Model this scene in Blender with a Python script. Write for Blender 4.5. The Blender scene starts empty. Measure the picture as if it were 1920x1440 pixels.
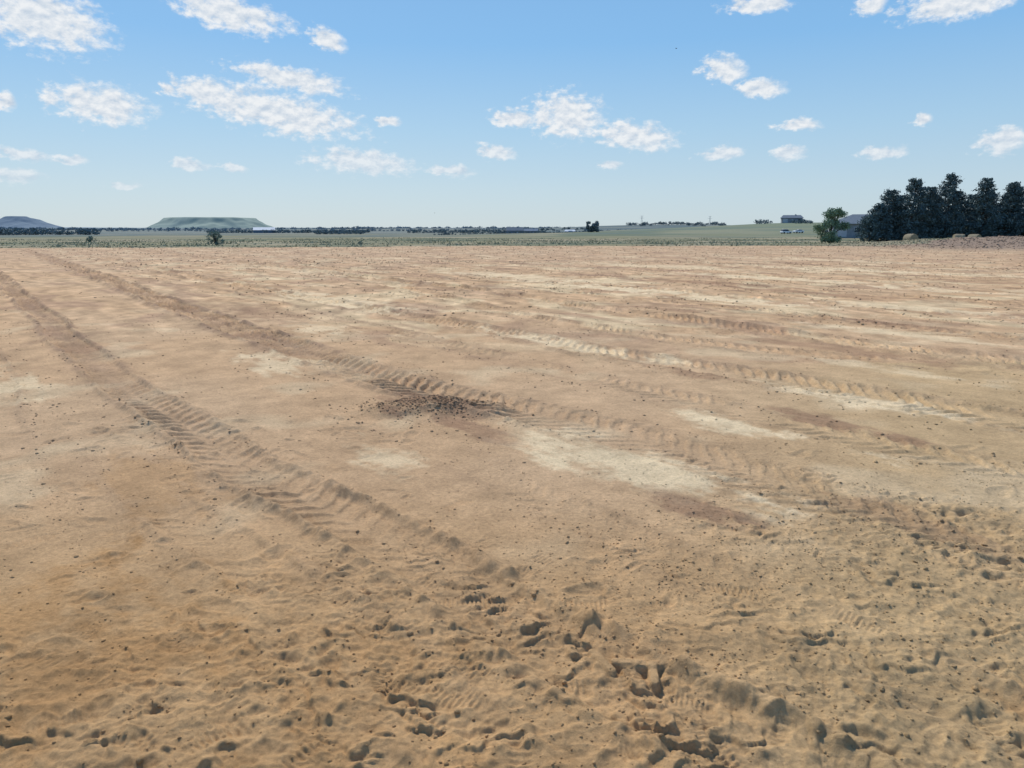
import bpy, math, random
import numpy as np
from mathutils import Vector
rng=np.random.default_rng(7); random.seed(7)
scene=bpy.context.scene
scene.view_settings.view_transform='Standard'
scene.view_settings.look='None'
scene.view_settings.exposure=0
SUN_AZ=-26.0; SUN_EL=46.0

# ---------------------------------------------------------------- helpers
def link(o,parent=None):
    scene.collection.objects.link(o)
    if parent is not None: o.parent=parent
    return o
def sst(x,a,b):
    t=np.clip((x-a)/(b-a),0,1); return t*t*(3-2*t)
def _h(xi,yi,seed):
    h=(xi.astype(np.uint32)*np.uint32(374761393)+yi.astype(np.uint32)*np.uint32(668265263)+np.uint32((seed*2654435761)&0xffffffff))
    h=(h^(h>>np.uint32(13)))*np.uint32(1274126177)
    h=h^(h>>np.uint32(16))
    return h
def perlin(x,y,seed=0):
    xf=np.floor(x); yf=np.floor(y)
    xi=xf.astype(np.int64); yi=yf.astype(np.int64)
    fx=x-xf; fy=y-yf
    u=fx*fx*fx*(fx*(fx*6-15)+10); v=fy*fy*fy*(fy*(fy*6-15)+10)
    def g(ix,iy,dx,dy):
        a=_h(ix,iy,seed).astype(np.float64)*(2*math.pi/4294967296.0)
        return np.cos(a)*dx+np.sin(a)*dy
    n00=g(xi,yi,fx,fy); n10=g(xi+1,yi,fx-1,fy); n01=g(xi,yi+1,fx,fy-1); n11=g(xi+1,yi+1,fx-1,fy-1)
    return 1.5*((n00*(1-u)+n10*u)*(1-v)+(n01*(1-u)+n11*u)*v)
def fbm(x,y,seed,oct=3,gain=.5):
    s=0;a=1
    for i in range(oct):
        s=s+a*perlin(x,y,seed+i*17); x=x*2.03+5.1; y=y*2.03+9.7; a*=gain
    return s

# ---------------------------------------------------------------- terrain
def ts(x,y): return -.62*x+.785*y, .785*x+.62*y
TRACKS=[ # (t,s) centreline, width, lug amp, rut depth, berm
 ([-5,1.1,1.7,2.2,2.95,3.8,5.1,6.6,12.5,30.8,80],[1.95,1.85,1.72,1.72,1.75,1.70,1.49,1.47,1.40,1.65,2.2],.42,.022,.020,.026),
 ([-5,2.3,3.75,5.0,6.5,8.85,13.8,30.4,80],[4.1,4.17,4.29,4.08,3.86,3.78,3.87,4.48,6.0],.64,.040,.026,.028),
 ([-5,2.1,4.7,7.1,11.3,19.6,40,90],[7.5,7.38,7.23,6.98,7.13,6.95,7.3,9],.66,.032,.024,.024),
 ([-6,3.1,9.5,15,30,90],[10.3,10.46,10.7,11.5,11.9,13.5],.75,.032,.025,.030),
 ([-5,1.5,2.8,4.5,6],[1.2,1.14,1.10,.95,.9],.34,.010,.010,.008),
 ([-5,2,3,4.4],[2.75,2.72,2.8,2.9],.34,.010,.010,.008),
 ([-5,0,5,12,40],[5.7,5.65,5.6,5.75,6.1],.45,.014,.010,.010),
 ([6,9,13,30,60],[.2,.35,.3,.1,-.5],.34,.012,.010,.012),
 ([3,5.5,7.5,9.5,12,16,22],[9.9,8.9,8.55,8.6,9.0,9.9,11.2],.55,.026,.018,.018),
]
NB=len(TRACKS)
_s=13.2
_r=random.Random(3)
while _s<75:
    b=_s
    TRACKS.append(([-70,-20,0,20,60,90],[b+_r.uniform(-1.4,1.4) for _ in range(6)],_r.uniform(.6,.9),_r.uniform(.015,.035),.022,_r.uniform(.010,.026)))
    _s+=_r.uniform(1.6,3.6)
CHUNKS=[(1.72,-1,3.2,.10,.026),(1.30,2.3,3.5,.06,.016),(1.10,-.5,2.6,.09,.017),(.80,1.2,3.0,.08,.012),(2.62,-.8,2.8,.10,.014),(3.35,-.5,2.6,.11,.016),
        (4.02,.5,3.6,.09,.014),(4.5,-.5,2.8,.10,.015),(.3,1.5,3.2,.08,.010),(2.15,-.5,1.9,.09,.014),(3.75,-.5,1.6,.1,.013),(-.3,2.2,3.3,.08,.010)]
STAMPS=[]
for i in range(320):
    if i<165:
        x=_r.uniform(-2.2,2.6); y=_r.uniform(1.6,3.5)
        if x>1.0: y=_r.uniform(1.8,4.2)
    elif i<230:
        x=_r.gauss(2.6,.8); y=_r.gauss(3.5,.7)
    else:
        x=_r.uniform(-4.0,-.6); y=_r.uniform(3.6,6.2)
    a=_r.uniform(0,math.pi)
    L=_r.uniform(.04,.12); W=L*_r.uniform(.35,.7)
    dep=_r.uniform(.005,.010)
    STAMPS.append((x,y,a,L,W,dep))
RIBS=[]
for i in range(120):
    if i<65: x=_r.uniform(-2.0,.9); y=_r.uniform(1.7,3.6)
    elif i<77: x=_r.uniform(.3,2.3); y=_r.uniform(1.9,3.4)
    else: x=_r.uniform(-4.2,-.3); y=_r.uniform(3.5,6.5)
    big=i<77
    RIBS.append((x,y,_r.uniform(0,3.14),_r.uniform(.08,.16) if big else .14,_r.uniform(.035,.06) if big else .05,_r.uniform(.016,.028),_r.uniform(.002,.0034)))

def dirt_edge(x,y):
    yb=74+np.minimum(x,0)*.2
    yb=yb+ sst(x,36,60)*19
    return yb
def height(x,y):
    r=np.hypot(x,y)
    base=np.interp(r,[0,80,150,600,1500,2600,4500,9000],[0,0,-.5,-2.6,-3.0,2.0,8,9])
    z=base
    z=z+7.5*np.exp(-((x-190)/130)**2-((y-430)/110)**2)
    z=z+13*np.exp(-((x-340)/330)**2-((y-1500)/200)**2)
    z=z+1.0*np.exp(-((x-88)/18)**2-((y-177)/18)**2)
    far=sst(r,900,2600)
    m=r>700
    if m.any():
        zz=np.zeros_like(z); zz[m]=fbm(x[m]/900,y[m]/500,5,3)*5*far[m]; z=z+zz
    m=(r>90)
    if m.any():
        zz=np.zeros_like(z); zz[m]=fbm(x[m]/60,y[m]/60,8,2)*.35*sst(r[m],90,200); z=z+zz
    berm=.95*sst(x,36,60)*sst(y,52,86)*(1-sst(y,88,99)); z=z+berm
    m=(r<135)&(y>-30)
    X=x[m];Y=y[m];R=r[m]
    if X.size==0: return z
    t,s=ts(X,Y)
    h=.025*fbm(X/3.1,Y/3.1,11,2)+.008*fbm(X/.8,Y/.8,12,2)
    wob=.05*perlin(t/2.5,s/2.5,31)
    fade=1-sst(R,12,25)
    h=h+.0028*fade*perlin((s+wob)/.045,t/1.6,21)+.004*perlin((s+wob)/.17,t/3.,22)
    h=h+.014*sst(R,10,30)*fbm((s+wob*3)/.55,t/4.,23,2)
    rough=.95*np.exp(-(((X-2.5)/1.2)**2+((Y-3.3)/.95)**2))
    rough=np.maximum(rough,.9*(1-sst(Y+.25*np.sin(X*2.1)-.15*np.clip(X,-9,0),2.4,3.8))*(R<9))
    rough=np.maximum(rough,.50*sst(fbm(s/1.6,t/4.,44,2),-.05,.45)*sst(Y,9,14)*sst(s,3,9))
    rough=np.maximum(rough,.55*sst(fbm(s/1.0,t/3.,45,2),.0,.5)*sst(Y,6.,9)*sst(s,4.5,7))
    dm=np.hypot((X+.74)/.78,(Y-6.55)/.47)+.25*perlin(X*3,Y*3,55)
    mound=1-sst(dm,.1,1.05)
    rough=np.maximum(rough,.85*mound)
    n1=fbm(X/.16+.6*perlin(X/.3,Y/.3,60),Y/.13,61,3,.55)
    rid=1-np.abs(perlin(X/.22,Y/.17,65)+.35*perlin(X/.07,Y/.07,66))*1.6
    cr=np.clip(rid,0,1)**3
    h=h+rough*(.013*n1+.009*cr)
    k=(R<12)
    if k.any():
        xk=X[k];yk=Y[k]; rk=rough[k]; nf=1-sst(R[k],8,12)
        g=perlin(xk/.024,yk/.024,310); g2=perlin(xk/.055,yk/.055,311); big=sst(perlin(xk/.5,yk/.5,312),-.4,.3)
        h[k]+=nf*((.0012+.0040*rk*big)*g+(.0015+.006*rk*big)*np.clip(g2,-.1,1))
        wv=perlin(xk/.24,yk/.2,300)
        p=(yk+.25*xk)/.17+1.5*wv+.4*perlin(xk/.07,yk/.07,301)
        fr_=p-np.floor(p); saw=np.where(fr_<.16,fr_/.16,(1-fr_)/.84)
        am=sst(perlin(xk/.20+3,yk/.2,302)+.2*perlin(xk/.05,yk/.05,303),-.1,.45)
        h[k]+=nf*.019*rk*saw*am
        tk=t[k];sk=s[k]; jit=perlin(xk/.06,yk/.06,304); jb=perlin(xk/.2,yk/.2,305)
        for (sc_,t0,t1,hw,am_) in CHUNKS:
            c=sc_+.05*np.sin(tk*2.3+sc_*5)+.06*jb
            q=(sk-c)/hw; w_=np.exp(-q**4)*sst(tk,t0,t0+.4)*(1-sst(tk,t1-.5,t1))
            p=tk/.145+1.4*jb+.4*jit+q*.5+sc_*3
            f_=p-np.floor(p); sw=np.where(f_<.2,f_/.2,((1-f_)/.8)**1.2)
            h[k]+=am_*w_*(sw-.1)*np.clip(.7+1.3*jb+.6*jit,0,1.4)
    fr=np.zeros_like(h); k=(R>5)
    fr[k]=perlin(X[k]/.45,Y[k]/.45,70)*.035*sst(R[k],8,20)+perlin(X[k]/1.1,Y[k]/1.1,71)*.02*sst(R[k],12,30)
    h=h+rough*fr
    h=h+.095*mound+.016*mound*perlin(X/.09,Y/.09,56)
    pl=sst(X,30,46)*sst(Y,55,68)*(1-sst(Y,93,99))
    k=pl>0.01
    if k.any():
        h[k]+=pl[k]*(.09*perlin(X[k]/.7,Y[k]/.7,80)+.12*perlin(X[k]/1.9,Y[k]/1.6,81))
    brk=perlin(t/.9,s/.9,90)+.4*perlin(t/.35,s/.35,93); nb=perlin(X/.09,Y/.09,91); nb2=perlin(X/.3,Y/.3,92)
    inside=R<75
    for i,(tt,ss,w,la,dep,be) in enumerate(TRACKS):
        c=np.interp(t,tt,ss)+.03*np.sin(t*1.3+i)+.03*np.sin(t*.47+2*i)
        q=s-c
        k=(np.abs(q)<w)&(t<tt[-1])&inside
        if not k.any(): continue
        qq=q[k]; tk=t[k]; a=np.abs(qq)/(w/2)+.14*nb2[k]
        ins=1-sst(a,.8,1.08)
        lam=.165 if i<NB else .26
        ph=2*math.pi*(tk/lam-np.abs(qq)*.9/lam)+1.0*nb[k]+1.6*nb2[k]
        lug=sst(np.sin(ph),-.1,.7)*(1-.7*np.exp(-(qq/.03)**2))
        str_=np.clip(.6+1.4*brk[k],.05,1.2) if i not in (0,1) else np.clip(.9+.7*brk[k],.35,1.2)
        endf=sst(tk,tt[0],tt[0]+2)*(1-sst(tk,tt[-1]-2,tt[-1]))
        if i in (0,4,5): str_=str_*(.4+.6*sst(R[k],3,5))
        if i==0: str_=str_*(.6+.4*sst(R[k],5.5,7))
        if i==1: endf=endf*(.32+.68*sst(tk,3.6,6))
        grow=1+(1.4 if i<2 else .9)*sst(R[k],7,26)*(i<NB)
        nm=nb[k]*(1-sst(R[k],6,14))*.9+nb2[k]*.6
        d=-dep*ins+la*lug*ins*str_+be*np.exp(-((a-1.15)/.18)**2)*np.clip(.8+nm+.8*brk[k],-.2,2)
        h[k]+=d*endf*grow
    for (sx,sy,a,L,W,dep) in STAMPS:
        k=np.nonzero((np.abs(X-sx)<.3)&(np.abs(Y-sy)<.3))[0]
        if k.size==0: continue
        dx=X[k]-sx; dy=Y[k]-sy
        u=dx*math.cos(a)+dy*math.sin(a); v=-dx*math.sin(a)+dy*math.cos(a)
        e=np.sqrt((u/L)**2+(v/W)**2)+.4*nb[k]+.4*nb2[k]
        h[k]+=-dep*(1-sst(e,.4,1.1))+dep*.8*np.exp(-((e-1.3)/.28)**2)*(.6+.5*u/L)
    for (sx,sy,a,L,W,lam,am) in RIBS:
        k=np.nonzero((np.abs(X-sx)<.3)&(np.abs(Y-sy)<.3))[0]
        if k.size==0: continue
        dx=X[k]-sx; dy=Y[k]-sy
        u=dx*math.cos(a)+dy*math.sin(a); v=-dx*math.sin(a)+dy*math.cos(a)+.25*u*u/L
        e=np.maximum(np.abs(u)/L,np.abs(v)/W)+.45*nb2[k]+.3*nb[k]
        f=(1-sst(e,.6,1.0))
        h[k]+=f*(am*np.sin(u*2*math.pi/lam+2.5*nb2[k])-am*1.2)
    for (ax,ay,bx,by) in [(.40,2.50,.54,2.47),(.54,2.47,.68,2.52),(.54,2.47,.53,2.37),(.32,2.56,.38,2.44)]:
        k=np.nonzero((np.abs(X-ax)<.3)&(np.abs(Y-ay)<.3))[0]
        if k.size==0: continue
        px=X[k]-ax;py=Y[k]-ay; vx=bx-ax;vy=by-ay
        tt=np.clip((px*vx+py*vy)/(vx*vx+vy*vy),0,1)
        d=np.hypot(px-tt*vx,py-tt*vy)
        f=1-sst(d,.014,.024); h[k]=h[k]*(1-.8*f)+.018*f
    out=z.copy(); out[m]+=h*(1-sst(R,100,135))
    return out

def lerp(a,b,f): return a*(1-f[:,None])+np.array(b)[None,:]*f[:,None]
PALE=[(.70,5.1,1.5,.40,1),(1.95,5.85,1.0,.26,1),(3.55,6.85,1.3,.36,.95),(.72,10.6,2.6,.45,.9),(-4.4,17.4,4,.8,.85),(-2.96,8.9,1.2,.45,.75),
 (-.94,5.1,.6,.26,.7),(-5.4,7.6,.9,.4,.75),(2.9,20.5,4,.9,.95),(5.2,17.2,3,.8,.9),(8.5,15.5,3.4,.6,.8),(-3.3,12.2,1.2,.5,.7),(.2,26,6,1.4,.75),(9,25,5,1.1,.85),
 (6.3,11.5,2.2,.5,.7),(14,30,6,1.5,.8),(20,24,6,1,.8),(-9,30,7,1.2,.5),(12,20,4,.6,.7),(7,33,7,1.6,.6),(17,40,8,1.6,.6),(4.6,8.4,1.2,.3,.6)]
DARK=[(-.74,6.58,.85,.57,.85),(-.2,5.75,.45,.2,.7),(1.14,4.05,.42,.2,.8),(2.8,6.05,1.0,.22,.8),(1.87,8.6,1.3,.25,.65),(-5.4,14.8,3,.8,.55),
 (-1.1,10.7,1.5,.4,.4),(3.3,15,2.5,.5,.65),(7,12.5,3,.5,.6),(4.6,9.9,2,.35,.6),(2.3,3.9,.6,.25,.4),(-6.1,9.9,.7,.3,.5),(8,19,4,.7,.6),(6,23,5,.6,.6),(13,26,6,.7,.6)]
OCHRE=[(-1.6,2.6,.9,.6,.75),(-.6,2.2,1.3,.6,.45),(2.0,2.0,.4,.3,.6),(-2.4,4.6,.8,.5,.4)]
def colour(x,y):
    n=x.size; r=np.hypot(x,y)
    c=np.tile(np.array([.530,.345,.196]),(n,1))
    near=r<140
    X=x[near];Y=y[near];R=r[near]; t,s=ts(X,Y)
    cc=c[near]
    big=fbm(X/4.,Y/4.,101,2); cc=lerp(cc,[.55,.375,.225],sst(big,-.2,.5)*.6)
    bot=1-sst(Y,2.2,5.0); cc=lerp(cc,[.535,.330,.155],bot*.8)
    rt=sst(X/np.maximum(Y,1),.15,.6)*(Y<9); cc=lerp(cc,[.525,.375,.198],rt*.6)
    edge=.35*fbm(X*1.6,Y*1.6,103,3)+.30*fbm(s/.12,t/.7,104,2)*.6+.12*fbm(X/.08,Y/.08,105,2)
    def blob(lst,colr,cc):
        for (bx,by,a,b,st) in lst:
            bt,bs=-.62*bx+.785*by,.785*bx+.62*by
            e=np.sqrt(((t-bt)/a)**2+((s-bs)/b)**2)+edge*1.7+.12
            f=(1-sst(e,.4,1.1))*st
            cc=lerp(cc,colr,f)
        return cc
    wx=.8*perlin(X/2.5,Y/2.5,109)
    st=fbm(s/1.4+wx,t/3.6,111,3)
    cc=lerp(cc,[.66,.50,.30],sst(st,.05,.5)*sst(Y,7,13)*sst(s,3,8)*.8)
    st=fbm(X/1.3,Y/1.3,113,3)
    cc=lerp(cc,[.64,.485,.30],sst(st,.2,.7)*(1-sst(Y,10,20))*.5*sst(Y,3.0,4.2))
    st=fbm(s/1.2+wx,t/3.,121,3)
    cc=lerp(cc,[.34,.21,.135],sst(st,.1,.6)*sst(Y,7,12)*.55)
    nb=fbm(X/.5,Y/.5,132,2)
    for i,(tt,s2,w,la,dep,be) in enumerate(TRACKS):
        q=s-(np.interp(t,tt,s2)+.03*np.sin(t*1.3+i)+.03*np.sin(t*.47+2*i)); a=np.abs(q)/(w/2)
        e=np.exp(-((a-1.1)/.35)**2)*np.clip(.6+1.2*nb,0,1)*(t<tt[-1])*(R<74)*(t>tt[0])
        if i in (0,1): e=np.maximum(e,.85*np.exp(-(a/1.0)**2)*np.clip(.8+.6*nb,0,1)*(R<74))
        cc=lerp(cc,[.31,.20,.13],np.clip(e*(.12+(.72 if i<2 else .40)*sst(R,5,13)),0,1))
    st=fbm(s/.35+wx,t/2.,133,3); f=sst(R,8,18); cc=cc*(1+f*.24*st)[:,None]
    st=fbm(X/.35,Y/.7,135,3); f=sst(R,6,16); cc=cc*(1+f*.18*st)[:,None]
    st=fbm(s/.9+wx,t/2.,134,3); f=sst(R,20,35); cc=cc*(1+f*.18*st)[:,None]
    cc=lerp(cc,[.47,.32,.215],sst(Y,18,50)*.35)
    cc=blob(PALE,[.74,.57,.355],cc); cc=blob(DARK,[.33,.20,.12],cc); cc=blob(OCHRE,[.46,.26,.112],cc)
    pl=sst(X,26,46)*sst(Y,50,66); cc=lerp(cc,[.24,.18,.14],pl*.85)
    st=fbm(X/.5,Y/.5,131,3); cc=cc*(1+.12*st)[:,None]
    c[near]=cc
    yb=dirt_edge(x,y)+2.2*perlin(x/6,y/6,140)+1.0*perlin(x/1.3,y/1.3,141)
    g=sst(y-yb,-.5,.8)
    g=np.where((y<-20)|(np.abs(x)>85)|(r>140),1,g)
    gc=np.tile(np.array([.22,.205,.125]),(n,1))
    rr=np.log(np.maximum(r,10)); az=np.arctan2(x,y)
    b=fbm(az*5,rr*6,151,3); gc=lerp(gc,[.33,.28,.19],sst(b,-.1,.4)*.8)
    b=fbm(az*4+7,rr*9,161,2); gc=lerp(gc,[.10,.13,.09],sst(b,.05,.35)*.75)
    hz=sst(r,130,1300); gc=lerp(gc,[.175,.205,.20],hz*.75)  # air haze painted into the grassland colour, growing with distance
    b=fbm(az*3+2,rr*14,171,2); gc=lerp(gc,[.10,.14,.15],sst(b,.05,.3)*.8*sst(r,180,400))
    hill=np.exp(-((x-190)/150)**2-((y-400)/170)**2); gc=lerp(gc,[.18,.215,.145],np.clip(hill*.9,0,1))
    hz2=sst(r,1800,5000); gc=lerp(gc,[.20,.27,.33],hz2)  # farthest ground tinted blue to stand for haze
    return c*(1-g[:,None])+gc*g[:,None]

def build_ground():
    def logr(a,b,st): return np.exp(np.arange(math.log(a),math.log(b),st))
    rad=np.concatenate([[.15,.4,.7,1.0,1.3,1.55],logr(1.7,8,.0024),logr(8,60,.0048),logr(60,160,.006),logr(160,9000,.018),[9000.]])
    A=math.radians(45)
    ang=np.concatenate([np.arange(-A,A,.0018),np.linspace(A,2*math.pi-A,120)[:-1]])
    nr,na=len(rad),len(ang)
    Rg,Ag=np.meshgrid(rad,ang,indexing='ij')
    x=(Rg*np.sin(Ag)).ravel(); y=(Rg*np.cos(Ag)).ravel()
    z=height(x,y)
    co=np.stack([x,y,z],1)
    cz=np.array([[0,0,0.]]); co=np.vstack([co,cz])
    i=np.arange(nr-1)[:,None]; j=np.arange(na)[None,:]; j2=(j+1)%na
    q=np.stack([i*na+j,i*na+j2,(i+1)*na+j2,(i+1)*na+j],-1).reshape(-1,4)
    q=q[:,::-1]
    jj=np.arange(na); tri=np.stack([np.full(na,nr*na),jj,(jj+1)%na],1)[:,::-1]
    me=bpy.data.meshes.new('ground')
    me.vertices.add(len(co)); me.vertices.foreach_set('co',co.astype(np.float32).ravel())
    nl=q.size+tri.size; me.loops.add(nl)
    me.loops.foreach_set('vertex_index',np.concatenate([q.ravel(),tri.ravel()]).astype(np.int32))
    npoly=len(q)+len(tri); me.polygons.add(npoly)
    ls=np.concatenate([np.arange(len(q))*4,len(q)*4+np.arange(len(tri))*3]).astype(np.int32)
    me.polygons.foreach_set('loop_start',ls)
    me.polygons.foreach_set('use_smooth',np.ones(npoly,bool))
    me.update(calc_edges=True)
    ca=me.color_attributes.new('col','FLOAT_COLOR','POINT')
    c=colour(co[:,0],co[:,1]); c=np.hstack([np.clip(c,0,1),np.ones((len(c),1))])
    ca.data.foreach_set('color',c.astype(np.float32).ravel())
    o=bpy.data.objects.new('ground',me); link(o); return o

# ---------------------------------------------------------------- materials
def newmat(name):
    m=bpy.data.materials.new(name); m.use_nodes=True
    nt=m.node_tree; b=nt.nodes['Principled BSDF']; b.inputs['Roughness'].default_value=.95
    b.inputs['Specular IOR Level'].default_value=.15
    return m,nt,b
def N(nt,t,**k):
    n=nt.nodes.new(t)
    for a,v in k.items(): setattr(n,a,v)
    return n
def dirt_mat():
    m,nt,b=newmat('dirt'); L=nt.links.new
    at=N(nt,'ShaderNodeAttribute',attribute_name='col')
    tc=N(nt,'ShaderNodeTexCoord')
    n1=N(nt,'ShaderNodeTexNoise'); n1.inputs['Scale'].default_value=42; n1.inputs['Detail'].default_value=7; n1.inputs['Roughness'].default_value=.85
    n3=N(nt,'ShaderNodeTexNoise'); n3.inputs['Scale'].default_value=4.5; n3.inputs['Detail'].default_value=6; n3.inputs['Roughness'].default_value=.75
    for n in (n1,n3): L(tc.outputs['Object'],n.inputs['Vector'])
    r1=N(nt,'ShaderNodeMapRange'); r1.inputs[1].default_value=.38;r1.inputs[2].default_value=.62;r1.inputs[3].default_value=.80;r1.inputs[4].default_value=1.16
    L(n1.outputs['Fac'],r1.inputs[0])
    r3=N(nt,'ShaderNodeMapRange'); r3.inputs[1].default_value=.34;r3.inputs[2].default_value=.66;r3.inputs[3].default_value=.86;r3.inputs[4].default_value=1.12
    L(n3.outputs['Fac'],r3.inputs[0])
    mu=N(nt,'ShaderNodeMath',operation='MULTIPLY'); L(r1.outputs[0],mu.inputs[0]); L(r3.outputs[0],mu.inputs[1])
    vm=N(nt,'ShaderNodeVectorMath',operation='SCALE'); L(at.outputs['Color'],vm.inputs[0]); L(mu.outputs[0],vm.inputs['Scale'])
    L(vm.outputs[0],b.inputs['Base Color'])
    bp=N(nt,'ShaderNodeBump'); bp.inputs['Strength'].default_value=.85; bp.inputs['Distance'].default_value=.015
    L(n1.outputs['Fac'],bp.inputs['Height']); L(bp.outputs[0],b.inputs['Normal'])
    b.inputs['Specular IOR Level'].default_value=.05
    return m
def noisy_mat(name,c1,c2,scale=1.5,rough=.95,bump=0,detail=4):
    m,nt,b=newmat(name); L=nt.links.new
    tc=N(nt,'ShaderNodeTexCoord'); n=N(nt,'ShaderNodeTexNoise'); n.inputs['Scale'].default_value=scale; n.inputs['Detail'].default_value=detail
    L(tc.outputs['Object'],n.inputs['Vector'])
    cr=N(nt,'ShaderNodeValToRGB'); cr.color_ramp.elements[0].position=.35; cr.color_ramp.elements[1].position=.65
    cr.color_ramp.elements[0].color=(*c1,1); cr.color_ramp.elements[1].color=(*c2,1)
    L(n.outputs['Fac'],cr.inputs[0]); L(cr.outputs[0],b.inputs['Base Color'])
    b.inputs['Roughness'].default_value=rough
    if bump:
        bp=N(nt,'ShaderNodeBump'); bp.inputs['Distance'].default_value=bump; L(n.outputs['Fac'],bp.inputs['Height']); L(bp.outputs[0],b.inputs['Normal'])
    return m

def mesh_obj(name,verts,faces,mats,midx=None,smooth=False,parent=None,loc=(0,0,0)):
    me=bpy.data.meshes.new(name)
    verts=np.asarray(verts,dtype=np.float32); 
    if isinstance(faces,np.ndarray):
        k=faces.shape[1]; me.vertices.add(len(verts)); me.vertices.foreach_set('co',verts.ravel())
        me.loops.add(faces.size); me.loops.foreach_set('vertex_index',faces.astype(np.int32).ravel())
        me.polygons.add(len(faces)); me.polygons.foreach_set('loop_start',(np.arange(len(faces))*k).astype(np.int32))
        me.update(calc_edges=True)
    else:
        me.from_pydata([tuple(map(float,v)) for v in verts],[],faces); me.update()
    for m in mats: me.materials.append(m)
    if midx is not None: me.polygons.foreach_set('material_index',np.asarray(midx,dtype=np.int32))
    if smooth: me.polygons.foreach_set('use_smooth',np.ones(len(me.polygons),bool))
    o=bpy.data.objects.new(name,me); o.location=loc; link(o,parent); return o

H1=lambda x,y: float(height(np.array([float(x)]),np.array([float(y)]))[0])

ground=build_ground(); DM=dirt_mat(); ground.data.materials.append(DM)

# ---------------------------------------------------------------- clods
def ico():
    p=(1+5**.5)/2
    v=np.array([(-1,p,0),(1,p,0),(-1,-p,0),(1,-p,0),(0,-1,p),(0,1,p),(0,-1,-p),(0,1,-p),(p,0,-1),(p,0,1),(-p,0,-1),(-p,0,1)],float)
    v/=np.linalg.norm(v[0])
    f=np.array([(0,11,5),(0,5,1),(0,1,7),(0,7,10),(0,10,11),(1,5,9),(5,11,4),(11,10,2),(10,7,6),(7,1,8),(3,9,4),(3,4,2),(3,2,6),(3,6,8),(3,8,9),(4,9,5),(2,4,11),(6,2,10),(8,6,7),(9,8,1)])
    return v,f
def ico2():
    v,f=ico(); v=list(map(tuple,v)); d={}
    def mid(a,b):
        k=(min(a,b),max(a,b))
        if k not in d:
            m=np.array(v[a])+np.array(v[b]); m/=np.linalg.norm(m); d[k]=len(v); v.append(tuple(m))
        return d[k]
    nf=[]
    for a,b,c in f:
        x,y,z=mid(a,b),mid(b,c),mid(c,a); nf+= [(a,x,z),(b,y,x),(c,z,y),(x,y,z)]
    return np.array(v),np.array(nf)
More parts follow.
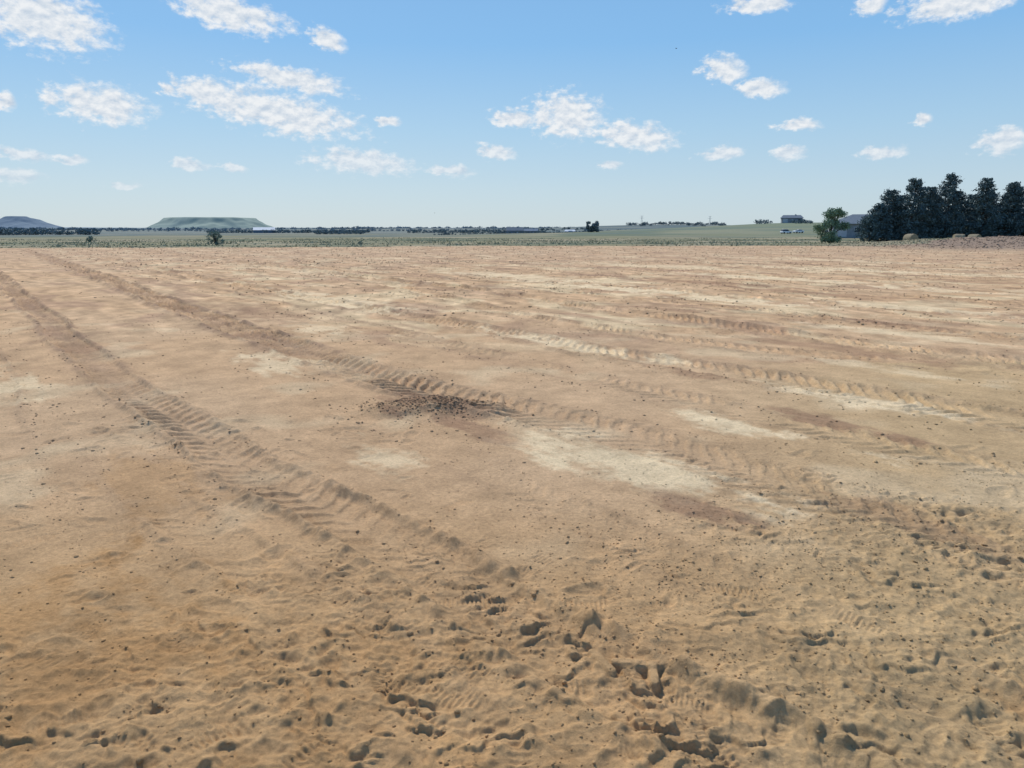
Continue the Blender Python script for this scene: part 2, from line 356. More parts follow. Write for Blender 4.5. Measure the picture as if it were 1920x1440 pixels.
def clods():
    xs=[];ys=[];ss=[]
    def add(x,y,s): xs.append(x);ys.append(y);ss.append(s)
    def cand(n,xf,smin,smax,dens,pw=2.5):
        x,y=xf(n); d=dens(x,y); k=rng.random(n)<d
        s=smin+(smax-smin)*rng.random(n)**pw
        add(x[k],y[k],s[k])
    def fan(r0,r1,p=1.0):
        def f(n):
            r=np.sqrt(rng.random(n)*(r1*r1-r0*r0)+r0*r0); a=rng.uniform(-.8,.8,n); return r*np.sin(a),r*np.cos(a)
        return f
    def dn(x,y):
        rgt=np.exp(-(((x-2.2)/1.5)**2+((y-3.2)/1.2)**2))
        c=sst(fbm(x/.5,y/.5,201,2),.0,.6)
        t,s=ts(x,y); e=np.zeros_like(x)
        for (tt,s2,w,la,dep,be) in TRACKS[:NB]:
            q=np.abs(s-np.interp(t,tt,s2)); e=np.maximum(e,np.exp(-((q-w*.58)/.06)**2))
        for (sc_,t0,t1,hw,am_) in CHUNKS:
            e=np.maximum(e,1.3*np.exp(-((s-sc_)/.09)**2)*(t>t0)*(t<t1))
        cr=np.exp(-(((x-.6)/1.0)**2+((y-2.9)/.9)**2))
        return np.clip(.05+.8*rgt+.45*cr+.2*c+.3*e,0,1)
    cand(48000,fan(1.6,6.2),.0017,.0070,dn,3.5)
    cand(520,fan(1.6,5),.007,.013,dn,2.5)
    def mo(n):
        return rng.normal(-.74,.32,n),rng.normal(6.58,.17,n)
    cand(2000,mo,.003,.013,lambda x,y:np.ones_like(x),2.5)
    def dm(x,y):
        t,s=ts(x,y); c=sst(fbm(s/.7,t/3.,205,2),.0,.5)
        e=np.zeros_like(x)
        for (tt,s2,w,la,dep,be) in TRACKS[:NB+2]:
            q=np.abs(s-np.interp(t,tt,s2)); e=np.maximum(e,np.exp(-((q-w*.6)/.1)**2))
        return np.clip(.05+.4*c*sst(s,2.5,5)+.4*e,0,1)
    cand(34000,fan(5.5,16),.004,.015,dm,3)
    def df(x,y):
        t,s=ts(x,y); c=sst(fbm(s/1.2,t/3.,207,2),-.2,.5); return np.clip((.10+.8*c)*(y<72)*(.12+.88*sst(s,3,10)),0,1)
    cand(30000,fan(14,40),.008,.032,df,2.5)
    cand(28000,fan(36,80),.015,.055,df,2.2)
    def bank(n): return rng.uniform(34,90,n),rng.uniform(60,93,n)
    cand(9000,bank,.04,.12,lambda x,y:sst(x,32,45)*sst(y,58,72),2)
    x=np.concatenate(xs);y=np.concatenate(ys);s=np.concatenate(ss)
    z=height(x,y)
    def make(idx,base,jit):
        v,f=base; n=len(idx); V=len(v)
        P=v[None]*(1+rng.uniform(-jit,jit,(n,V,1)))
        a=rng.uniform(0,6.28,n); sc=np.stack([rng.uniform(.8,1.35,n),rng.uniform(.7,1.1,n),rng.uniform(.5,.9,n)],1)
        P=P*sc[:,None,:]*s[idx][:,None,None]
        tl=rng.uniform(-.5,.5,n)
        yy=P[...,1]*np.cos(tl)[:,None]-P[...,2]*np.sin(tl)[:,None]; zz=P[...,1]*np.sin(tl)[:,None]+P[...,2]*np.cos(tl)[:,None]
        xx=P[...,0]; X=xx*np.cos(a)[:,None]-yy*np.sin(a)[:,None]; Y=xx*np.sin(a)[:,None]+yy*np.cos(a)[:,None]
        Q=np.stack([X+x[idx][:,None],Y+y[idx][:,None],zz+(z[idx]+s[idx]*.1)[:,None]],-1).reshape(-1,3)
        F=(f[None]+(np.arange(n)*V)[:,None,None]).reshape(-1,3)
        c=colour(x[idx],y[idx])*rng.uniform(.8,1.12,(n,1)); C=np.repeat(c,V,0)
        return Q,F,C
    bigm=(s>.006)&(np.hypot(x,y)<7)
    A=make(np.nonzero(bigm)[0],ico2(),.16); B=make(np.nonzero(~bigm)[0],ico(),.25)
    Q=np.vstack([A[0],B[0]]);F=np.vstack([A[1],B[1]+len(A[0])]);C=np.vstack([A[2],B[2]])
    o=mesh_obj('dirt_clods',Q,F,[DM])
    ca=o.data.color_attributes.new('col','FLOAT_COLOR','POINT')
    ca.data.foreach_set('color',np.hstack([C,np.ones((len(C),1))]).astype(np.float32).ravel())
clods()

# ---------------------------------------------------------------- grass
def grass():
    n=50000
    y=rng.uniform(60,190,n)**1.0; x=rng.uniform(-1,1,n)*(y*.95)
    m=(y>dirt_edge(x,y)-.5+2.2*perlin(x/6,y/6,140)); dens=.1+.9*sst(fbm(x/8,y/8,301,2),-.2,.4); m&=rng.random(n)<dens
    x=x[m];y=y[m];n=len(x); z=height(x,y)
    h=rng.uniform(.05,.22,n)*(.5+.7*sst(perlin(x/5,y/5,302),-.3,.4)); w=rng.uniform(.05,.16,n)
    a=rng.uniform(0,6.28,n); dx=np.cos(a)*w;dy=np.sin(a)*w; lx=rng.uniform(-.12,.12,n);ly=rng.uniform(-.12,.12,n)
    P=np.stack([np.stack([x-dx,y-dy,z-.02],1),np.stack([x+dx,y+dy,z-.02],1),np.stack([x+lx,y+ly,z+h],1)],1).reshape(-1,3)
    F=np.arange(3*n).reshape(-1,3)
    mesh_obj('grass',P,F,[noisy_mat('grass_blades',(.26,.255,.155),(.42,.38,.25),.12)])
grass()

# ---------------------------------------------------------------- trees
def leaf_quads(c,size,flat=0.):
    n=len(c); u=rng.normal(size=(n,3)); u/=np.linalg.norm(u,axis=1)[:,None]
    w=rng.normal(size=(n,3)); w-=u*(u*w).sum(1)[:,None]; w/=np.linalg.norm(w,axis=1)[:,None]
    s=(size*rng.uniform(.6,1.3,n))[:,None]
    P=np.stack([c-u*s,c-w*s*.45,c+u*s,c+w*s*.45],1).reshape(-1,3)
    return P,np.arange(4*n).reshape(-1,4)
def tube(p0,p1,r0,r1,k=6):
    p0=np.array(p0,float);p1=np.array(p1,float); d=p1-p0; d/=np.linalg.norm(d)+1e-9
    a=np.cross(d,[0,0,1.]) if abs(d[2])<.9 else np.cross(d,[1.,0,0]); a/=np.linalg.norm(a); b=np.cross(d,a)
    th=np.arange(k)*2*math.pi/k
    ring=np.cos(th)[:,None]*a+np.sin(th)[:,None]*b
    V=np.vstack([p0+ring*r0,p1+ring*r1]); F=np.array([[i,(i+1)%k,k+(i+1)%k,k+i] for i in range(k)])
    return V,F
def combine(parts):
    V=[];F=[];M=[];o=0
    for (v,f,m) in parts:
        V.append(v);F.append(f+o);M.append(np.full(len(f),m));o+=len(v)
    return np.vstack(V),np.vstack(F),np.concatenate(M)
bark=noisy_mat('bark',(.06,.05,.04),(.12,.10,.085),6)
pine_m=noisy_mat('hazed_pine_needles',(.065,.105,.115),(.12,.17,.17),.55)  # needle green with bluish air haze mixed into the colour
leaf_m=noisy_mat('leaves',(.13,.20,.14),(.23,.32,.20),.9)
def pine(name,x,y,h,wd,seed):
    R=random.Random(seed); parts=[]
    parts.append((*tube((0,0,-.3),(R.uniform(-.2,.2),0,h*.55),h*.022,h*.014,8),0))
    parts.append((*tube((0,0,h*.55),(0,0,h*.97),h*.014,.02,6),0))
    C=[]
    z=.3; 
    while z<h*.98:
        f=z/h; prof=(1-f)**.6*(.7+.3*min(1,f/.15)); nb=R.randint(5,7)
        off=R.uniform(0,6.28)
        for b in range(nb):
            if R.random()<.08: continue
            L=wd*prof*R.uniform(.6,1.3)+.15; a=off+b*6.283/nb+R.uniform(-.4,.4)
            rise=R.uniform(-.05,.35)+f*.5
            e=np.array([math.cos(a)*L,math.sin(a)*L,z+L*rise])
            parts.append((*tube((0,0,z),e,.045*(1-f)+.012,.012,4),0))
            n=int(16+46*L/wd)
            tt=np.sqrt(rng.uniform(.08,1.08,n)); 
            c=np.array([0,0,z])+(e-np.array([0,0,z]))*tt[:,None]
            c[:,2]+=.12*np.sin(tt*3)
            c+=rng.normal(size=(n,3))*np.array([.20,.20,.15])*(.5+.9*L/wd)
            C.append(c)
        z+=R.uniform(.22,.42)
    c=np.vstack(C); P,F=leaf_quads(c,.17)
    parts.append((P,F,1))
    V,F,M=combine(parts)
    return mesh_obj(name,V,F,[bark,pine_m],M,loc=(x,y,H1(x,y)-.05))
for i,(x,y,h,w) in enumerate([(55.6,114,4.2,1.9),(57.4,115,5.6,2.4),(59.4,116,8.0,2.7),(61.9,114,9.6,2.6),(64.8,115,8.4,2.6),(67.8,115,10.3,2.7),(70.4,117,7.8,2.5),(72.8,114,9.6,2.6),(75.4,117,7.6,2.6),(77.6,115,9.1,2.4),(79.8,117,8.6,2.5),(82.3,114,11.6,2.8),(85.6,116,9.7,2.6),(89,115,9.5,2.6),(93,116,9.8,3),(98,116,9.2,3),(63.4,121,7.4,2.8),(69.5,122,7.6,2.8),(75.8,122,7.6,2.8),(82,122,8.2,3)]):
    pine('pine_tree',x,y,h,w,i+10)
def broad(name,x,y,h,w,seed,mat,nl=4200,ls=.11,base=.25,zoff=0):
    R=random.Random(seed); parts=[(*tube((0,0,-.3),(.05,0,h*.45),h*.03,h*.018,8),0)]
    C=[]
    for i in range(34):
        a=R.uniform(0,6.28); f=R.uniform(base,.90); ff=(f-base)/(.95-base)
        rr=w*.46*math.sin(min(1,ff*.8+.2)*math.pi*.92)**.55*R.uniform(.15,1)
        e=np.array([math.cos(a)*rr,math.sin(a)*rr,h*f])
        parts.append((*tube((0,0,h*R.uniform(.12,.4)),e,h*.01,h*.003,4),0))
        n=nl//34; rad=R.uniform(.12,.2)*w*.75
        d=rng.normal(size=(n,3)); d/=np.linalg.norm(d,axis=1)[:,None]; C.append(e+d*rad*rng.uniform(.3,1.1,(n,1))*np.array([1,1,.8]))
    P,F=leaf_quads(np.vstack(C),ls); parts.append((P,F,1)); V,F,M=combine(parts)
    return mesh_obj(name,V,F,[bark,mat],M,loc=(x,y,H1(x,y)+zoff))
broad('broadleaf_tree',41.2,95,4.7,5.0,3,leaf_m,8500,.12,.10)
shrub_m=noisy_mat('shrub_leaves',(.18,.235,.20),(.24,.30,.23),1.2)
broad('shrub',-32.5,80,1.6,2.1,4,shrub_m,1500,.08,.08)
broad('shrub',-16.6,80,.40,.7,5,shrub_m,300,.05,.1)
broad('shrub',-69,120,1.0,1.6,6,shrub_m,600,.1,.08)
mid_m=noisy_mat('hazy_leaves',(.12,.165,.185),(.165,.21,.215),.2)  # leaf colour lightened and blued to imitate haze
far_m=noisy_mat('hazed_distant_foliage',(.17,.235,.29),(.21,.275,.31),.03)  # foliage base colour carries stronger painted distance haze
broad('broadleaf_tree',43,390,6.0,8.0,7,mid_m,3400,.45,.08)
def masses(name,specs,mat):
    P=[];F=[];o=0
    for (u0,u1,r,h,step) in specs:   # azimuth range in degrees, distance, height
        a=u0
        while a<u1:
            aa=math.radians(a+random.uniform(-.05,.05)); rr=r*random.uniform(.95,1.05)
            x=rr*math.sin(aa);y=rr*math.cos(aa); hh=h*random.uniform(.45,1.1); w=hh*random.uniform(.6,1.1)
            n=90; d=rng.normal(size=(n,3)); d/=np.linalg.norm(d,axis=1)[:,None]
            c=np.array([x,y,H1(x,y)+hh*.42])+d*np.array([w,w,hh*.5])*rng.uniform(.4,1,(n,1))
            p,f=leaf_quads(c,hh*.2); P.append(p);F.append(f+o);o+=len(p)
            a+=step*random.uniform(.4,1.5)
    mesh_obj(name,np.vstack(P),np.vstack(F),[mat])
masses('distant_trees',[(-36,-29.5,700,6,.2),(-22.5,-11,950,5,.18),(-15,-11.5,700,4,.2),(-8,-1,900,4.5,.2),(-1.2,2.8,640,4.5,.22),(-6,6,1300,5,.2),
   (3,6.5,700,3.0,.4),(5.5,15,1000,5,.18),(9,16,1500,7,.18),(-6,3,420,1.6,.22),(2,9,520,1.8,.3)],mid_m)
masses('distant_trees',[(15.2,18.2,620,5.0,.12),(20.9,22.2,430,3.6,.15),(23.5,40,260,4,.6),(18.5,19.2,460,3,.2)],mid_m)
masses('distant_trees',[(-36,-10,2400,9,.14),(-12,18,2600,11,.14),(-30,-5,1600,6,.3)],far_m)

# ---------------------------------------------------------------- hills
def hill(name,cx,cy,fn,ext,mat):
    n=110; g=np.linspace(-ext,ext,n); X,Y=np.meshgrid(g,g,indexing='ij'); X=X.ravel();Y=Y.ravel()
    Z=fn(X,Y); i=np.arange(n-1)[:,None]*n+np.arange(n-1)[None,:]; F=np.stack([i,i+n,i+n+1,i+1],-1).reshape(-1,4)
    V=np.stack([X,Y,Z],1); mesh_obj(name,V,F,[mat],smooth=True,loc=(cx,cy,-6))
mesa_m=noisy_mat('hazed_mesa_grass',(.21,.275,.25),(.245,.305,.26),.012,detail=6)  # grass colour paled by haze baked into it
butte_m=noisy_mat('hazed_butte_rock_and_grass',(.12,.175,.23),(.15,.205,.255),.02,detail=6)  # blue comes from painted haze over rock and grass
def mesa_f(X,Y):
    e=np.hypot(X/262,Y/260)+.10*fbm(X/120,Y/120,401,3)
    top=54*(1-sst(e,.54,.80))*.15+54*.85*np.clip(1-(e-.62)/.48,0,1)**1.15
    return top-np.where(e>1.15,5,0)+fbm(X/60,Y/60,402,2)*.6
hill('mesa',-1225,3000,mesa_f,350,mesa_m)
def butte_f(X,Y):
    e=np.hypot(X,Y)/330+.05*fbm(X/90,Y/90,411,3)
    return np.minimum(88*np.clip(1-e,0,1)**2.1,63)+6*(1-sst(e,.10,.16))+fbm(X/50,Y/50,412,2)*.8-1
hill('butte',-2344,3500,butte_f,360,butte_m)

# ---------------------------------------------------------------- buildings
def box(name,c,s,mat,parent,bev=0):
    x,y,z=c;a,b,h=[v/2 for v in s]
    V=[(x+i*a,y+j*b,z+k*h) for k in(-1,1) for (i,j) in((-1,-1),(1,-1),(1,1),(-1,1))]
    F=[(3,2,1,0),(4,5,6,7),(0,1,5,4),(1,2,6,5),(2,3,7,6),(3,0,4,7)]
    return mesh_obj(name,V,F,[mat],parent=parent)
def prism_roof(name,x0,x1,y0,y1,z0,z1,hip,mat,parent,over=.5,th=.12):
    x0-=over;x1+=over;y0-=over;y1+=over; ym=(y0+y1)/2; h=hip
    V=[(x0,y0,z0),(x1,y0,z0),(x1,y1,z0),(x0,y1,z0),(x0+h,ym,z1),(x1-h,ym,z1),(x0,y0,z0-th),(x1,y0,z0-th),(x1,y1,z0-th),(x0,y1,z0-th)]
    F=[(0,1,5,4),(2,3,4,5),(1,2,5),(3,0,4),(6,7,1,0),(7,8,2,1),(8,9,3,2),(9,6,0,3),(9,8,7,6)]
    return mesh_obj(name,V,F,[mat],parent=parent)
wall_g=noisy_mat('house_siding',(.20,.23,.26),(.25,.28,.31),3)
roof_g=noisy_mat('shingle_roof',(.12,.15,.185),(.155,.185,.22),2)
white_m=noisy_mat('white_trim',(.38,.41,.45),(.44,.47,.50),2,.6)
glass_m=noisy_mat('window_glass',(.03,.04,.055),(.05,.06,.08),1,.15)
roof_w=noisy_mat('metal_roof',(.50,.54,.58),(.58,.62,.66),.5,.7)
wall_d=noisy_mat('dark_wall',(.14,.18,.23),(.17,.21,.26),.5)
def empty(name,loc,rot=0):
    e=bpy.data.objects.new(name,None); e.location=loc; e.rotation_euler=(0,0,rot); link(e); return e
def house(name,x,y,w,d,hw,hr,hip,rot,wm,rm,garage=True):
    e=empty(name,(x,y,H1(x,y)),rot)
    box('walls',(0,0,hw/2-.3),(w,d,hw+.6),wm,e)
    prism_roof('roof',-w/2,w/2,-d/2,d/2,hw+.12,hr,hip,rm,e)
    n=max(2,int(w//3.2))
    for i in range(n):
        cx=-w/2+(i+.5)*w/n
        if garage and i==0:
            box('garage_door',(cx,-d/2-.03,1.15),(2.5,.06,2.3),white_m,e)
        elif i==n//2: box('door',(cx,-d/2-.03,1.05),(.95,.06,2.1),white_m,e)
        else:
            box('window_frame',(cx,-d/2-.03,1.6),(1.5,.06,1.25),white_m,e); box('window',(cx,-d/2-.07,1.6),(1.3,.06,1.05),glass_m,e)
    for sx in (-1,1):
        box('side_window',(sx*(w/2+.03),0,1.6),(.06,1.2,1.1),glass_m,e)
    box('chimney',(w*.18,0,hr-.1),(.7,.7,1.0),wm,e)
    return e
house('house',86,172,21,11,2.9,5.2,5.0,math.radians(-18),wall_g,roof_g)
house('farmhouse',161,424,11,8,2.6,4.4,1.2,math.radians(-15),wall_g,roof_g)
house('farmhouse',2,600,13,9,3.0,6.0,.1,math.radians(8),wall_d,roof_g,False)
house('farm_shed',16,610,11,8,2.6,4.6,.1,math.radians(-6),wall_d,wall_d,False)
def barn(x,y,w,d,hw,hr,rot):
    e=empty('barn',(x,y,H1(x,y)),rot); box('walls',(0,0,hw/2-.3),(w,d,hw+.6),wall_d,e)
    prism_roof('roof',-w/2,w/2,-d/2,d/2,hw+.12,hr,.05,roof_w,e)
    box('sliding_door',(0,-d/2-.04,1.6),(4,.08,3.2),white_m,e)
barn(-297,880,24,14,3.2,6.6,math.radians(18))
barn(60,760,10,8,2.4,4.2,0)
# cars
paint=noisy_mat('white_car_paint',(.72,.73,.75),(.78,.79,.80),1,.3); tyre=noisy_mat('tyre_rubber',(.02,.02,.02),(.035,.035,.035),5)
def car(x,y,rot,suv):
    e=empty('parked_car',(x,y,H1(x,y)),rot); top=1.75 if suv else 1.42
    prof=[(-2.2,.35),(2.2,.35),(2.25,.7),(2.15,.92),(1.2,1.0),(-1.9 if suv else -1.4,1.02),(-2.2,.95),(-2.25,.6)]
    def extr(name,pr,hw0,hw1,mat):
        n=len(pr); zs=[p[1] for p in pr]; zmin,zmax=min(zs),max(zs); V=[]
        for sgn in(-1,1):
            for (px,pz) in pr:
                f=(pz-zmin)/(zmax-zmin); V.append((px,sgn*(hw0+(hw1-hw0)*f),pz))
        F=[tuple(range(n)),tuple(range(2*n-1,n-1,-1))]+[(i,i+n,(i+1)%n+n,(i+1)%n) for i in range(n)]
        o=mesh_obj(name,V,F,[mat],parent=e); b=o.modifiers.new('b','BEVEL'); b.width=.05; b.segments=2
    extr('body',prof,.88,.86,paint)
    rear=-2.0 if suv else -1.5
    extr('windows',[(rear,1.0),(1.15,1.0),(.4,top-.06),(rear+.35,top-.06)],.80,.62,glass_m)
    extr('roof',[(rear+.28,top-.08),(.45,top-.08),(.3,top),(rear+.45,top)],.66,.60,paint)
    for wx in(-1.35,1.4):
        for sy in(-1,1):
            V,F=tube((wx,sy*.66,.34),(wx,sy*.9,.34),.34,.34,16); F=[tuple(f) for f in F]+[tuple(range(15,-1,-1)),tuple(range(16,32))]
            mesh_obj('wheel',V,F,[tyre],parent=e)
car(112,300,math.radians(15),True); car(117.8,302,math.radians(200),False)
# hay bales
hay=noisy_mat('hay',(.22,.185,.13),(.32,.27,.18),9,bump=.05)
def bale(x,y,rot):
    n=40;V=[];k=7
    for j in range(k):
        yy=-.62+1.24*j/(k-1)
        for i in range(n):
            a=i*2*math.pi/n; r=.76*(1-.05*(abs(yy)/.62)**6)+random.uniform(-.02,.02); V.append((math.cos(a)*r,yy,.72+math.sin(a)*r*(.95)))
    F=[(j*n+i,j*n+(i+1)%n,(j+1)*n+(i+1)%n,(j+1)*n+i) for j in range(k-1) for i in range(n)]+[tuple(range(n-1,-1,-1)),tuple(range((k-1)*n,k*n))]
    o=mesh_obj('hay_bale',V,F,[hay],loc=(x,y,H1(x,y)-.12)); o.rotation_euler=(0,0,rot)
for x,y,r in [(55.5,102,.3),(62.2,102,1.3),(65.0,103,.5)]: bale(x,y,r)
# transmission towers
steel=noisy_mat('galvanised_steel',(.25,.28,.30),(.3,.33,.35),1)
def tower(x,y):
    parts=[];h=22
    for sx in(-1,1):
        for sy in(-1,1): parts.append((*tube((sx*2,sy*2,-1),(sx*.4,sy*.4,h),.14,.1,4),0))
    for k in range(6):
        z0=k*h/6;z1=(k+1)*h/6; a=2-1.6*z0/h;b=2-1.6*z1/h
        parts.append((*tube((-a,-a,z0),(b,-b,z1),.07,.07,4),0)); parts.append((*tube((a,-a,z0),(-b,-b,z1),.07,.07,4),0))
    for z,l in((h*.78,5),(h*.98,3.5)): parts.append((*tube((-l,0,z),(l,0,z),.15,.15,4),0))
    V,F,M=combine(parts); mesh_obj('transmission_tower',V,F,[steel],M,loc=(x,y,H1(x,y)))
tower(282,1600); tower(430,1600)
# birds
bm=noisy_mat('bird_feathers',(.03,.03,.035),(.06,.055,.05),30)
def bird(x,y,z,rot,s):
    V=[];n=8;prof=[(-.5,.015),(-.3,.06),(-.05,.11),(.2,.1),(.33,.06),(.42,.075),(.5,.05),(.6,.005)]
    for (px,pr) in prof:
        for i in range(n):
            a=i*6.283/n; V.append((px,math.cos(a)*pr,math.sin(a)*pr))
    F=[(j*n+i,j*n+(i+1)%n,(j+1)*n+(i+1)%n,(j+1)*n+i) for j in range(len(prof)-1) for i in range(n)]
    for sg in(-1,1):
        o=len(V); V+=[(.2,sg*.06,.05),(-.1,sg*.06,.05),(-.08,sg*.5,.28),(.2,sg*.45,.3),(-.12,sg*1.0,.22),(-.02,sg*1.0,.24)]
        F+=[(o,o+1,o+2,o+3),(o+3,o+2,o+4,o+5)]
    o=len(V); V+=[(-.42,-.03,0),(-.42,.03,0),(-.75,.13,0),(-.75,-.13,0)]; F+=[(o,o+1,o+2,o+3)]
    V=np.array(V)*s; ob=mesh_obj('bird',V,F,[bm],loc=(x,y,z)); ob.rotation_euler=(.2,0,rot)
bird(8.5,40,10.8,.5,.11); bird(-6.3,60,2.95,2.2,.12)

# ---------------------------------------------------------------- sky
w=bpy.data.worlds.new('World'); scene.world=w; w.use_nodes=True; nt=w.node_tree; nt.nodes.clear(); L=nt.links.new
w.cycles.sampling_method='MANUAL'; w.cycles.sample_map_resolution=256
sky=N(nt,'ShaderNodeTexSky',sky_type='NISHITA'); sky.sun_disc=False; sky.sun_elevation=math.radians(SUN_EL); sky.sun_rotation=math.radians(SUN_AZ)
sky.air_density=1.0; sky.dust_density=.6; sky.ozone_density=2.0; sky.altitude=300
bg=N(nt,'ShaderNodeBackground'); bg.inputs[1].default_value=.104
tc=N(nt,'ShaderNodeTexCoord'); sp=N(nt,'ShaderNodeSeparateXYZ'); L(tc.outputs['Generated'],sp.inputs[0])
def M(op,a,b=None,c=None,clamp=False):
    n=N(nt,'ShaderNodeMath',operation=op,use_clamp=clamp)
    for i,v in enumerate((a,b,c)):
        if v is None: continue
        if isinstance(v,(int,float)): n.inputs[i].default_value=v
        else: L(v,n.inputs[i])
    return n.outputs[0]
az=M('MULTIPLY',M('ARCTAN2',sp.outputs[0],sp.outputs[1]),57.2958)
el=M('MULTIPLY',M('ARCSINE',sp.outputs[2]),57.2958)
cb=N(nt,'ShaderNodeCombineXYZ'); L(az,cb.inputs[0]); L(el,cb.inputs[1])
er=N(nt,'ShaderNodeValToRGB'); L(M('MULTIPLY',el,1/60.,None,True),er.inputs[0]); r=er.color_ramp
stops=[(0,(.53,.645,.71)),(.05,(.485,.635,.745)),(.12,(.375,.59,.785)),(.22,(.225,.485,.81)),(.5,(.15,.34,.68)),(1,(.11,.25,.56))]
r.elements[0].position=0; r.elements[1].position=1
for i,(p,c_) in enumerate(stops):
    e=r.elements[0] if i==0 else (r.elements[len(r.elements)-1] if p==1 else r.elements.new(p)); e.color=(*c_,1)
vs=N(nt,'ShaderNodeVectorMath',operation='SCALE'); L(er.outputs[0],vs.inputs[0]); vs.inputs['Scale'].default_value=10.
sm=N(nt,'ShaderNodeMix',data_type='RGBA'); sm.inputs[0].default_value=.85; L(sky.outputs[0],sm.inputs[6]); L(vs.outputs[0],sm.inputs[7])
L(sm.outputs[2],bg.inputs[0])
def noise(vec,scale,detail,rough=.55):
    n=N(nt,'ShaderNodeTexNoise'); n.inputs['Scale'].default_value=scale; n.inputs['Detail'].default_value=detail; n.inputs['Roughness'].default_value=rough; L(vec,n.inputs['Vector']); return n
st=N(nt,'ShaderNodeVectorMath',operation='MULTIPLY'); L(cb.outputs[0],st.inputs[0]); st.inputs[1].default_value=(1,1.6,1)
wn=noise(st.outputs[0],.55,4,.6)
sub=N(nt,'ShaderNodeVectorMath',operation='SUBTRACT'); L(wn.outputs['Color'],sub.inputs[0]); sub.inputs[1].default_value=(.5,.5,.5)
sc=N(nt,'ShaderNodeVectorMath',operation='MULTIPLY'); L(sub.outputs[0],sc.inputs[0]); sc.inputs[1].default_value=(2.2,.9,0)
wp=N(nt,'ShaderNodeVectorMath',operation='ADD'); L(cb.outputs[0],wp.inputs[0]); L(sc.outputs[0],wp.inputs[1])
CL=[(-31.1,12.8,3.6,1.8,-8),(-19.9,14.3,3.9,1.0,-8),(-13.4,13.1,1.4,.7,-22),(-28.4,8.0,3.0,1.25,-6),(-16.1,10.4,3.9,.8,-9),(-17.3,8.2,6.0,1.35,-9),(-21.9,9.3,2.2,.95,-5),
(-9.4,7.8,1.0,.35,0),(-24.3,9.4,.6,.45,-20),(4.1,8.3,2.9,1.6,-3),(.2,8.1,2.0,.6,-6),(9.2,6.8,3.0,1.0,-6),(15.5,11.1,1.5,.85,-10),(18.1,9.8,1.6,.65,-6),(20.8,7.2,1.4,.45,0),
(20.3,5.3,1.2,.5,0),(15.7,5.5,1.6,.52,5),(26.3,5.15,1.6,.45,0),(28.3,7.1,.8,.45,-8),(33.1,5.5,1.3,.8,5),(-11.3,4.95,3.9,.85,-4),(-4.7,4.4,1.9,.42,-3),(-1.2,5.7,1.5,.55,-8),
(7.5,4.8,.9,.35,0),(-33.2,4.7,1.8,.4,-3),(-23.3,4.45,1.3,.4,-5),(-20.4,4.3,1.1,.35,-5),(-33.6,3.3,1.4,.5,0),(17.4,15.0,2.3,.5,0),(24.7,14.2,1.0,.55,0),(29.8,13.8,3.4,.9,3),(-33.8,7.9,.6,.6,0),
(-27.6,3.0,1.1,.22,0),(-30.4,4.6,.9,.3,0),(-40,10,3,1.2,0),(42,9,3,1.1,0),(-8,20,4,1.5,0),(12,22,5,1.6,0)]
cur=None
for (a,e,hw,hh,rot) in CL:
    mp=N(nt,'ShaderNodeMapping',vector_type='TEXTURE'); L(wp.outputs[0],mp.inputs[0])
    mp.inputs['Location'].default_value=(a,e,0); mp.inputs['Rotation'].default_value=(0,0,math.radians(rot)); mp.inputs['Scale'].default_value=(hw,hh,1)
    ln=N(nt,'ShaderNodeVectorMath',operation='LENGTH'); L(mp.outputs[0],ln.inputs[0])
    cur=ln.outputs['Value'] if cur is None else M('MINIMUM',cur,ln.outputs['Value'])
dn=noise(st.outputs[0],1.1,7,.60)
of=N(nt,'ShaderNodeVectorMath',operation='ADD'); L(st.outputs[0],of.inputs[0]); of.inputs[1].default_value=(-.12,.55,0)
dn2=noise(of.outputs[0],1.1,5,.60)
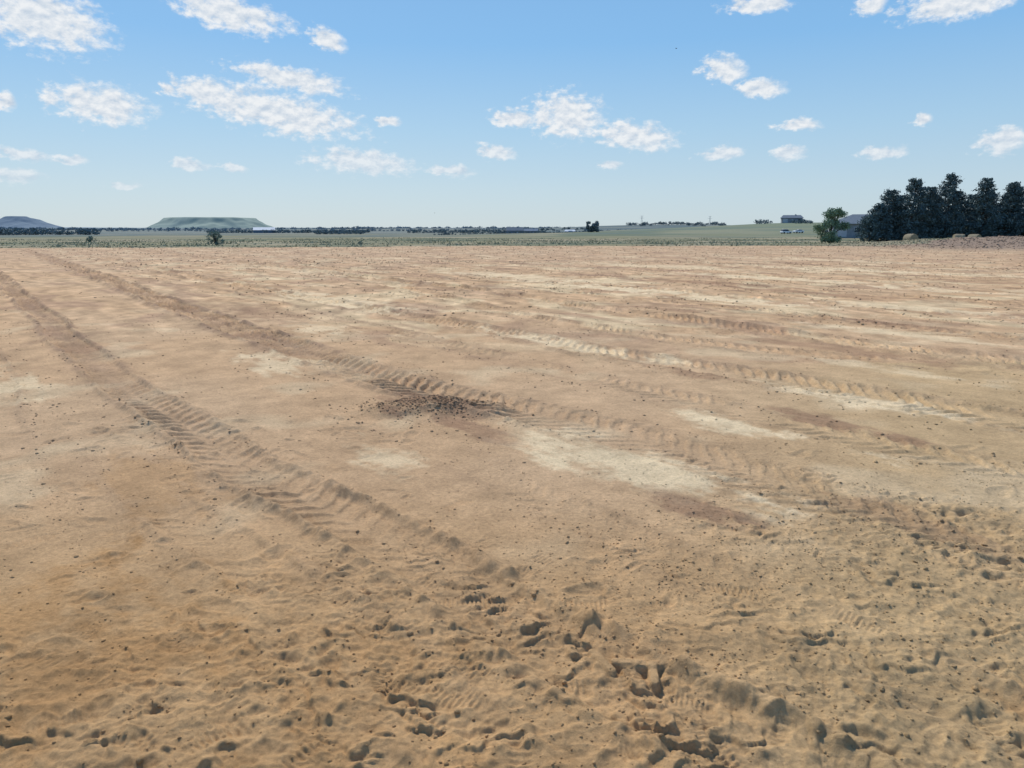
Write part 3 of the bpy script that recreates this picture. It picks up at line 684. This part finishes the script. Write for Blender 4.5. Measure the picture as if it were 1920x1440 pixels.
f=M('ADD',M('SUBTRACT',1.20,cur),M('MULTIPLY',M('SUBTRACT',dn.outputs['Fac'],.5),2.1))
mr=N(nt,'ShaderNodeMapRange',interpolation_type='SMOOTHSTEP'); L(f,mr.inputs[0]); mr.inputs[1].default_value=-.05; mr.inputs[2].default_value=.70
dens=M('MULTIPLY',mr.outputs[0],.96)
sh=M('MULTIPLY_ADD',M('SUBTRACT',dn.outputs['Fac'],dn2.outputs['Fac']),2.6,.64,True)
cc=N(nt,'ShaderNodeMix',data_type='RGBA'); L(sh,cc.inputs[0]); cc.inputs[6].default_value=(.56,.655,.77,1); cc.inputs[7].default_value=(.90,.92,.94,1)
bc=N(nt,'ShaderNodeBackground'); L(cc.outputs[2],bc.inputs[0]); bc.inputs[1].default_value=.97
hf=N(nt,'ShaderNodeMapRange'); L(el,hf.inputs[0]); hf.inputs[1].default_value=1.5; hf.inputs[2].default_value=7; hf.inputs[3].default_value=.40; hf.inputs[4].default_value=1.0
dens=M('MULTIPLY',dens,hf.outputs[0])
mx=N(nt,'ShaderNodeMixShader'); L(dens,mx.inputs[0]); L(bg.outputs[0],mx.inputs[1]); L(bc.outputs[0],mx.inputs[2])
out=N(nt,'ShaderNodeOutputWorld'); L(mx.outputs[0],out.inputs[0])

# ---------------------------------------------------------------- sun, camera
sl=bpy.data.lights.new('sun','SUN'); sl.energy=4.2; sl.angle=math.radians(.53); sl.color=(1,.95,.86)
so=bpy.data.objects.new('sun',sl); link(so)
S=Vector((math.cos(math.radians(SUN_EL))*math.sin(math.radians(SUN_AZ)),math.cos(math.radians(SUN_EL))*math.cos(math.radians(SUN_AZ)),math.sin(math.radians(SUN_EL))))
so.rotation_mode='QUATERNION'; so.rotation_quaternion=S.to_track_quat('Z','Y'); so.location=(0,0,50)
cam=bpy.data.cameras.new('camera'); cam.sensor_width=36; cam.lens=25.24; cam.clip_end=20000; cam.clip_start=.05
co=bpy.data.objects.new('camera',cam); co.location=(0,0,1.65); co.rotation_euler=(math.radians(90-12.16),0,0); link(co); scene.camera=co
